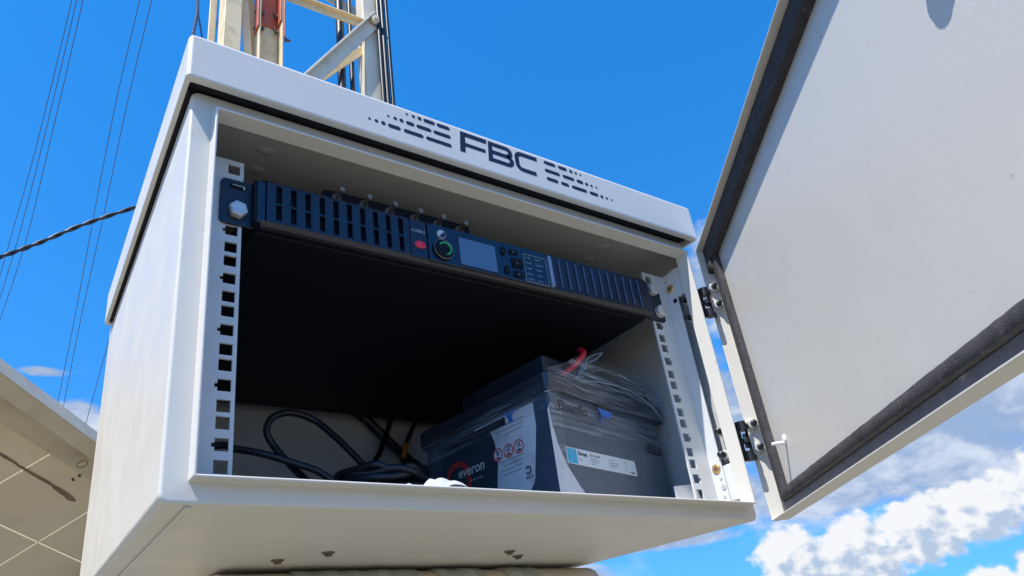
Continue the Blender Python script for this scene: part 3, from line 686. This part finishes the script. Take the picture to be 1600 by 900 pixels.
# torn tip
tip = [at(878, 583, 25), at(905, 560, 40), at(922, 556, 42), at(940, 551, 42), at(943, 553, 42), at(925, 563, 42), at(930, 572, 36), at(905, 592, 28)]
fm.add(tip, [tuple(range(len(tip)))])
fm.tube([at(912, 552, 41), at(914, 568, 36), at(905, 585, 24), at(880, 603, 14), at(852, 612, 6)], .9, 6)
fm.tube([at(905, 590, 20), at(945, 577, 26), at(985, 596, 30), at(1015, 622, 34), at(1028, 648, 40)], .8, 6)
fm.build('plastic_film', 'film', bat, angle=180)
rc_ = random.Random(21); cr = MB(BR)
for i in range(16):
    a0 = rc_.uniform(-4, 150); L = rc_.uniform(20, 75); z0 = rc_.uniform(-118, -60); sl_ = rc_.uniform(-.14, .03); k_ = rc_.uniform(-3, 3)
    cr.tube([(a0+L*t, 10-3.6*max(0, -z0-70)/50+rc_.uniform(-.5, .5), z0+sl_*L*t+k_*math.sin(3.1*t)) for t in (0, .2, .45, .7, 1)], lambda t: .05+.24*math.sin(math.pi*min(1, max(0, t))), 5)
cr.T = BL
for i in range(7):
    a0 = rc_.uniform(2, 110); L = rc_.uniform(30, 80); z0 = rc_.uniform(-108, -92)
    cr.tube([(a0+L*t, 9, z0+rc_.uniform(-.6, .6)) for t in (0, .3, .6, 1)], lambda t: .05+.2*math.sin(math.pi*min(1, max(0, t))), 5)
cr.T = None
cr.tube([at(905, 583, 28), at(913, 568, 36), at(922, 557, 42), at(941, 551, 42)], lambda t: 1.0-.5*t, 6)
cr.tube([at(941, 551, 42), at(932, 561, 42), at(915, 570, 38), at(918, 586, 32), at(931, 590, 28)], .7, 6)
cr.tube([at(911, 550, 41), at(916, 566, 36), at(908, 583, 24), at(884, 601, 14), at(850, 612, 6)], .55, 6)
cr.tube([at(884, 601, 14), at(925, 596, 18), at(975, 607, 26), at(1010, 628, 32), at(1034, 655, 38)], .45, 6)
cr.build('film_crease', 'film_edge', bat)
rcab = MB().tube([at(868, 597, 40), at(880, 585, 32), at(895, 573, 30), at(905, 562, 30), at(912, 551, 32), at(906, 547, 40)], 3.0, 12).build('red_battery_cable', 'redcable')
tag(rcab, 'short red power cable rising from the battery terminal', 'cable')

# ------------------------------------------------------------------ cables and paper inside
def cable(pts, r, label, name='black_cable', group=None, m='cable'):
    o = MB().tube(pts, r, 12).build(name, m, angle=60); return tag(o, label, 'cable', group)
loop = [(480, 752, 150), (455, 728, 190), (430, 700, 200), (418, 680, 200), (418, 664, 200), (430, 650, 200), (455, 645, 200), (490, 656, 200), (522, 681, 190), (548, 706, 180), (572, 730, 170), (600, 748, 150)]
cable([at(*p) for p in loop]+[Vector((-30, 120, -190))], 3.6, 'black cable standing up in a big open loop beside the coil')
cable([Vector((-262, 150, -135))]+[at(x, y, Y) for x, y, Y in ((340, 696, 140), (365, 701, 130), (410, 709, 120), (460, 724, 115), (505, 741, 110))]+[Vector((-80, 110, -180)), Vector((-20, 120, -205))], 3.2, 'thin black cable running in low from behind the left rail')
random.seed(11); pts = []
for k in range(9):
    for i in range(14):
        a = 2*math.pi*i/14; pts.append(Vector((-58+(50-1.5*k+random.uniform(-5, 5))*math.cos(a), 112+(38+random.uniform(-5, 5))*math.sin(a), -211+k*7.2+random.uniform(-2, 4)+5*math.sin(a*.5+k))))
cable(pts, 3.6, 'coil of black cable heaped on the cabinet floor', 'cable_coil')
cable([Vector((15, 392, 30)), at(565, 650, 385), at(610, 692, 378), at(650, 727, 350), Vector((150, 300, -110)), Vector((120, 240, -200))], 6.5, 'thick black cable slanting down the back wall', 'black_cable')
cable([Vector((98, 388, 40)), at(611, 652, 380), at(603, 680, 375), at(594, 706, 360), at(590, 735, 330), Vector((60, 250, -170))], 3.6, 'thin black cable hanging down in front of the thick slanting one')
cable([Vector((142, 388, 40)), at(650, 655, 384), at(640, 680, 372), at(632, 703, 364), at(636, 735, 350), Vector((110, 250, -170))], 3.2, 'dark cable with an orange tie round it at the back wall')
m_ = MB(); pa = at(634, 694, 362); pb = at(630, 716, 358); m_.cyl(pa, pb, 3.9, 3.7, 12); tag(m_.build('cable_tie', 'orange', bevel=.5), 'orange tie wrapped round a dark cable at the back wall', 'cable tie')
def crumple(c, sx, sy, sz, seed, fold):
    rnd = random.Random(seed); mb = MB(); n = 30; vs = []
    for j in range(n+1):
        for i in range(n+1):
            u, v = i/n*2-1, j/n*2-1
            h = .92*max(0, math.cos(1.45*min(1, abs(u+.25*v))))*(1-.10*abs(math.sin(3.2*u+seed)))+.05*abs(math.sin(4*u-3*v+seed))+.02*math.sin(9*v+5*u)+rnd.uniform(0, .008)
            vs.append((c[0]+sx*u, c[1]+sy*v, c[2]+sz*h*(1-v*v*.25)))
    return mb.add(vs, [(j*(n+1)+i, j*(n+1)+i+1, (j+1)*(n+1)+i+1, (j+1)*(n+1)+i) for j in range(n) for i in range(n)])
p_ = crumple((-70, -8, -216), 24, 15, 31, 4, 1.0).build('crumpled_paper', 'paper', angle=25); tag(p_, 'crumpled white paper leaning against the battery behind the lip', 'paper')
p_ = crumple((-102, -4, -216), 24, 15, 24, 9, .8).build('paper_scrap', 'paper', angle=25); tag(p_, 'low flat white scrap left of the crumpled paper', 'paper')

# ------------------------------------------------------------------ canvas wrapped support under the cabinet
sup = thing('support_beam', (20, 250, -262), 'horizontal support beam wrapped in grey-green canvas under the cabinet', 'beam')
def wrapped(x0, x1, r, name, m, seed, amp, n=20, folds=9):
    rnd = random.Random(seed); ph = [rnd.uniform(0, 6.3) for _ in range(4)]; loops = []
    for i in range(n+1):
        x = x0+(x1-x0)*i/n; lp = []
        for k in range(28):
            a = 2*math.pi*k/28; rr_ = r+amp*(math.sin(folds*x/40+ph[0]+2.2*a)+.6*math.sin(x/9+ph[1]+a*3))*(1 if 0 < i < n else .3)
            ca, sa = math.cos(a), math.sin(a); y = 246+rr_*1.5*math.copysign(abs(ca)**.6, ca); z = -220.3-(36+rr_-r)+(rr_)*math.copysign(abs(sa)**.6, sa); lp.append((x, y, min(z, -220.3)))
        loops.append(lp)
    return MB().loft(loops).build(name, m, sup, angle=60)
wrapped(-178, 262, 36, 'beam_body', 'tape', 1, .4)
wrapped(-110, 22, 38, 'canvas_wrap', 'canvas', 3, 2.8, 60)
wrapped(44, 100, 38, 'canvas_wrap', 'canvas', 5, 2.8, 40)
wrapped(130, 172, 38, 'canvas_wrap', 'canvas', 8, 2.8, 32)
MB().box(-150, -110, 262, 690, -292, -252).build('beam_arm', 'tower', sup, bevel=2); MB().box(190, 230, 262, 690, -292, -252).build('beam_arm', 'tower', sup, bevel=2)

# ------------------------------------------------------------------ lattice tower behind
YT = 700
tw = thing('lattice_tower', (40, YT+250, -GZ), 'cream painted steel lattice tower rising behind the cabinet', 'tower')
def vbar(px0, px1, py, Y, m, name, dy0=0, dy1=6, z0=-1900, z1=2600, label=None):
    a = at(px0, py, Y); b = at(px1, py, Y)
    mb = MB(); mb.box(min(a.x, b.x), max(a.x, b.x), Y+dy0, Y+dy1, z0, z1); return mb.build(name, m, tw, bevel=.8, label=label)
# front left leg: angle section
a = at(350, 45, YT); b = at(377, 45, YT)
m_ = MB(); m_.box(a.x, b.x, YT, YT+4, -1900, 2600); m_.box(a.x, a.x+4, YT+4, YT+62, -1900, 2600); m_.build('tower_leg', 'tower', tw, bevel=1)
# back left leg seen past it and a slim diagonal
a = at(331, 30, YT+90); b = at(338, 30, YT+90); m_ = MB(); m_.box(a.x-6, b.x, YT+90, YT+96, -1900, 2600); m_.build('tower_leg', 'tower', tw, bevel=1)
def bar(p0, p1, wd, th, m, name, out=(0, -1, 0), flange=0, label=None):
    p0 = Vector(p0); p1 = Vector(p1); d = (p1-p0).normalized(); o = Vector(out); s_ = d.cross(o).normalized(); o = s_.cross(d).normalized()
    if o.dot(Vector(out)) < 0: o = -o
    mb = MB(); P = lambda e, a, b: e+s_*a+o*b
    mb.loft([[P(e, -wd/2, 0), P(e, wd/2, 0), P(e, wd/2, -th), P(e, -wd/2, -th)] for e in (p0, p1)])
    if flange:
        sg = 1 if flange > 0 else -1; f_ = abs(flange)
        mb.loft([[P(e, sg*wd/2, f_), P(e, sg*(wd/2-th), f_), P(e, sg*(wd/2-th), .01), P(e, sg*wd/2, .01)] for e in (p0, p1)])
    return mb.build(name, m, tw, bevel=.7, label=label)
bar(at(384, -40, YT+70), at(402, 110, YT+70), 26, 4, 'tower', 'tower_brace')
bar(at(379, -60, YT+20), at(389, 110, YT+20), 18, 4, 'tower', 'tower_brace')
# channel leg with red splice
a = at(405, 45, YT); b = at(430, 45, YT+30); c = at(443, 45, YT)
m_ = MB(); m_.box(a.x, a.x+4, YT, YT+34, -1900, 2600); m_.box(a.x+4, c.x-4, YT+30, YT+34, -1900, 2600); m_.box(c.x-4, c.x, YT, YT+34, -1900, 2600)
m_.build('tower_leg', 'tower', tw, bevel=.8)
zs = at(430, 42, YT+20).z
m_ = MB(); m_.box(a.x-4, a.x-.5, YT-1, YT+33, zs-40, zs+900); m_.box(a.x+4.4, c.x-8, YT+26, YT+29.6, zs, zs+900); m_.box(c.x-8, c.x-4.4, YT-1, YT+29, zs+4, zs+900); m_.box(c.x+.5, c.x+4, YT-2, YT+30, zs-45, zs+900)
sp_ = m_.build('splice_plate', 'tower_r', tw, bevel=.8)
for px, py in ((406, 22), (412, 22), (433, 27), (433, 51), (411, 46), (404, 47), (445, 62)):
    p = at(px, py, YT+20); out = Vector((-1, -.5, 0)).normalized() if px > 408 else Vector((-1, 0, 0))
    if px > 443: out = Vector((1, -.1, 0))
    m_ = MB(); m_.cyl(p, p+out*4, 6.5, 6.5, 6); m_.cyl(p+out*4, p+out*13, 3.4, 3.2, 10); m_.build('tower_bolt', 'rust', tw)
# right leg
a = at(569, 45, YT); b = at(590, 45, YT)
m_ = MB(); m_.box(a.x, b.x, YT, YT+4, -1900, 2600); m_.box(a.x, a.x+4, YT+4, YT+46, -1900, 2600); m_.build('tower_leg', 'tower_g', tw, bevel=1)
# horizontal and diagonals
bar(at(425, -14, YT+36), at(575, 42, YT+8), 21, 4, 'tower', 'tower_brace', flange=-12)
bar(at(470, -30, YT+120), at(566, 24, YT+120), 34, 4, 'tower_g', 'tower_brace')
bar(at(455, 152, YT+40), at(590, 62, YT+12), 20, 4, 'tower', 'tower_brace')
bar(at(462, 146, YT-20), at(589, 30, YT-6), 34, 5, 'tower_g', 'tower_brace', flange=-14)
p = at(585, 33, YT-12); m_ = MB(); m_.cyl(p, p+Vector((0, -8, 0)), 12, 11, 24); m_.cyl(p+Vector((0, -8, 0)), p+Vector((0, -15, 0)), 7, 7, 6); m_.build('tower_bolt', 'tower_g', tw, bevel=.5)
# feeders
def feeder(px, Y, r, label, top=None, x2=None):
    p = at(px, 60, Y); x = p.x
    o = MB().tube([(x, Y, -1900), (x+1, Y, -500), (x, Y, 400), (x-.5, Y, 1200), (x, Y, 2600)], r, 14).build('feeder_cable', 'cable'); tag(o, label, 'cable', 'black feeder cables along the tower')
feeder(532, YT+40, 10.5, 'thickest black feeder cable on the tower, left of the pair crossing the diagonal')
feeder(548, YT+40, 6.2, 'slimmer black feeder cable just right of the thickest one on the tower')
feeder(593.5, YT-12, 6.0, 'black feeder cable closest to the right tower leg')
feeder(600, YT-14, 6.0, 'middle black feeder cable of the bundle right of the tower leg')
feeder(607, YT-14, 5.0, 'outermost black feeder cable of the bundle right of the tower leg')
# twisted guy rope at the left
def twist(P, r, R, turns, label, name, cat, m, n=10, k=24, strands=2):
    P = spline([Vector(p) for p in P], k); L = len(P); mb = MB()
    for s_ in range(strands):
        pts = []
        for i, p in enumerate(P):
            d = (P[min(i+1, L-1)]-P[max(i-1, 0)]).normalized(); u = d.cross(Vector((0, 1, .1))).normalized(); v = d.cross(u)
            a = 2*math.pi*(turns*i/(L-1)+s_/strands); pts.append(p+u*R*math.cos(a)+v*R*math.sin(a))
        mb.tube(pts, r, n, smooth=False)
    return tag(mb.build(name, m, angle=80), label, cat)
twist([at(314, -60, 600), at(309, 0, 600), at(308, 22, 600), at(303, 48, 600), at(296, 90, 600)], 2.0, 1.7, 16, 'twisted grey steel rope dropping behind the hood corner', 'guy_rope', 'rope', 'wire')
tag(MB().tube([at(309, 20, 606), at(312, 36, 606), at(316, 60, 606), at(320, 90, 606)], 1.9, 8).build('guy_rope_tail', 'wire'), 'plain loose tail of the steel rope, splitting off at the hood corner', 'rope')

# ------------------------------------------------------------------ overhead lines
twist([at(-160, 470, t=1500), at(-60, 424, t=1600), at(0, 402, t=1700), at(60, 380, t=1800), at(130, 351, t=1900), at(205, 326, t=2000), at(300, 296, t=2150)], 3.4, 2.7, 8, 'thick black twisted cable slanting up to the hood', 'twisted_cable', 'cable', 'cable', k=40)
W = [[(124, -80), (112, 0), (55, 235), (20, 360), (-14, 480)], [(131, -80), (119.6, 0), (64, 235), (28, 373), (-12, 505)], [(142, -80), (129.5, 0), (75, 235), (38, 385), (-10, 530)],
     [(232, -80), (218, 0), (180, 165), (145, 345), (118, 490), (88, 640)], [(250, -80), (236.6, 0), (198, 165), (160, 345), (128, 490), (96, 650)], [(356, -80), (350, 0), (330, 60), (296, 130), (240, 285), (195, 441), (165, 550), (136, 655)]]
WL = ['leftmost of the three thin overhead wires at the left edge', 'middle one of the three thin overhead wires at the left edge', 'rightmost of the three thin overhead wires at the left edge', 'left wire of the thin overhead pair beside the cabinet',
      'right wire of the thin overhead pair beside the cabinet', 'thin overhead wire passing right behind the cabinet side']
for pts, lab in zip(W, WL):
    n_ = len(pts); P = [at(x, y, t=14000+9000*i/(n_-1)) for i, (x, y) in enumerate(pts)]
    P = [P[0]+(P[0]-P[1])*1.5]+P+[P[-1]+(P[-1]-P[-2])*1.2]
    tag(MB().tube(P, 10, 6).build('overhead_wire', 'wire'), lab, 'wire', 'thin overhead wires')

# ------------------------------------------------------------------ solar panel at the lower left, seen from below
e1_ = Vector((.600, .790, -.125)).normalized(); e2_ = Vector((.86, -.27, .43)); e2_ = (e2_-e1_*e2_.dot(e1_)).normalized(); en = e1_.cross(e2_)
if en.z < 0: en = -en
Q0 = at(151, 674, t=1300)
ST = lambda p: Q0+e1_*p.x-e2_*p.y+en*p.z      # x along the frame, y into the panel, z up through it
sol = thing('solar_panel', tuple(ST(Vector((-300, 400, -35)))), 'dirty cream underside of a tilted solar panel beside the cabinet', 'solar panel')
X0, X1, Y1 = -1340, 448, 1010
fr = MB(ST)
fr.box(X0, X1, 0, 2.5, -40, 0); fr.box(X0, X1, 2.5, 30, -40, -37.5)
fr.box(X1-2.5, X1, 2.5, Y1, -40, 0); fr.box(X1-30, X1-2.5, 30, Y1, -40, -37.5)
fr.box(X0, X1, Y1, Y1+2.5, -40, 0); fr.box(X0, X0+2.5, 2.5, Y1, -40, 0); fr.box(X0, X1, 2.6, 79, -9, -7.4)
fr.build('panel_frame', 'frame', sol, bevel=.6)
cell = MB(ST); gap = MB(ST); gx = 220; gy = 220; gw = 3.2
x = X0+4
nx = int((X1-X0-8)/gx)+1; ny = int((Y1-4)/gy)+1
for i in range(nx):
    for j in range(ny):
        xa = X1-28-gx*(i+1)+gw; xb = X1-28-gx*i; ya = 27+gy*j; yb = 27+gy*(j+1)-gw
        if xa < X0+4: xa = X0+4
        if yb > Y1-4: yb = Y1-4
        if xb > xa and yb > ya: cell.box(xa, xb, ya, yb, -6, -3)
for i in range(1, nx): gap.box(X1-28-gx*i, X1-28-gx*i+gw, 34, Y1-4, -5.5, -5)
for j in range(1, ny): gap.box(X0+4, X1-34, 27+gy*j-gw-1.5, 27+gy*j, -6.6, -4.6)
cell.box(X0+3, X1-3, 2.6, 26.9, -6.4, -3); cell.box(X1-27.8, X1-3, 27, Y1-3, -6.4, -3)
rs = random.Random(5)
def blot(cx, cy, L, Wd, ang, name, m, z=-6.6):
    pts = []
    for i in range(26):
        t = 2*math.pi*i/26; r_ = 1+.06*math.sin(2*t+1)+.05*math.sin(5*t)+rs.uniform(-.04, .04); x_, y_ = L*r_*math.cos(t), Wd*r_*math.sin(t)
        pts.append((cx+x_*math.cos(ang)-y_*math.sin(ang), cy+x_*math.sin(ang)+y_*math.cos(ang)))
    MB(ST).loft([XY(pts, z), XY(pts, z-.6)]).build(name, m, sol, smooth=False)
PS = lambda px, py: (lambda d: d)(None)
def onpanel(px, py, h=-6):
    o = at(px, py, t=0.0) if False else Vector(CP); d = at(px, py, t=1.0)-o; t = ((Q0+en*h)-o).dot(en)/d.dot(en); p = o+d*t-Q0; return p.dot(e1_), -p.dot(e2_)
blot(104, 130, 40, 5.0, .03, 'old_stain', 'stain'); blot(122, 131.5, 17, 5.5, .12, 'old_stain', 'stain', -6.9); blot(20, 128, 60, 3.0, -.01, 'old_stain', 'stain', -6.5); blot(-70, 127, 34, 2.6, .0, 'old_stain', 'stain', -6.5)
for px, py in ((114, 749), (124, 743)):
    x_, y_ = onpanel(px, py); blot(x_, y_, 4.5, 2.6, .3, 'old_stain', 'ink')
x_, y_ = 51, 62; MB(ST).torus((x_, y_, -9.4), (1, 0, 0), (0, 1, 0), 9.5, .7).build('ring_mark', 'stain', sol)
cell.build('backsheet', 'sheet', sol); gap.build('cell_gaps', 'gap', sol)
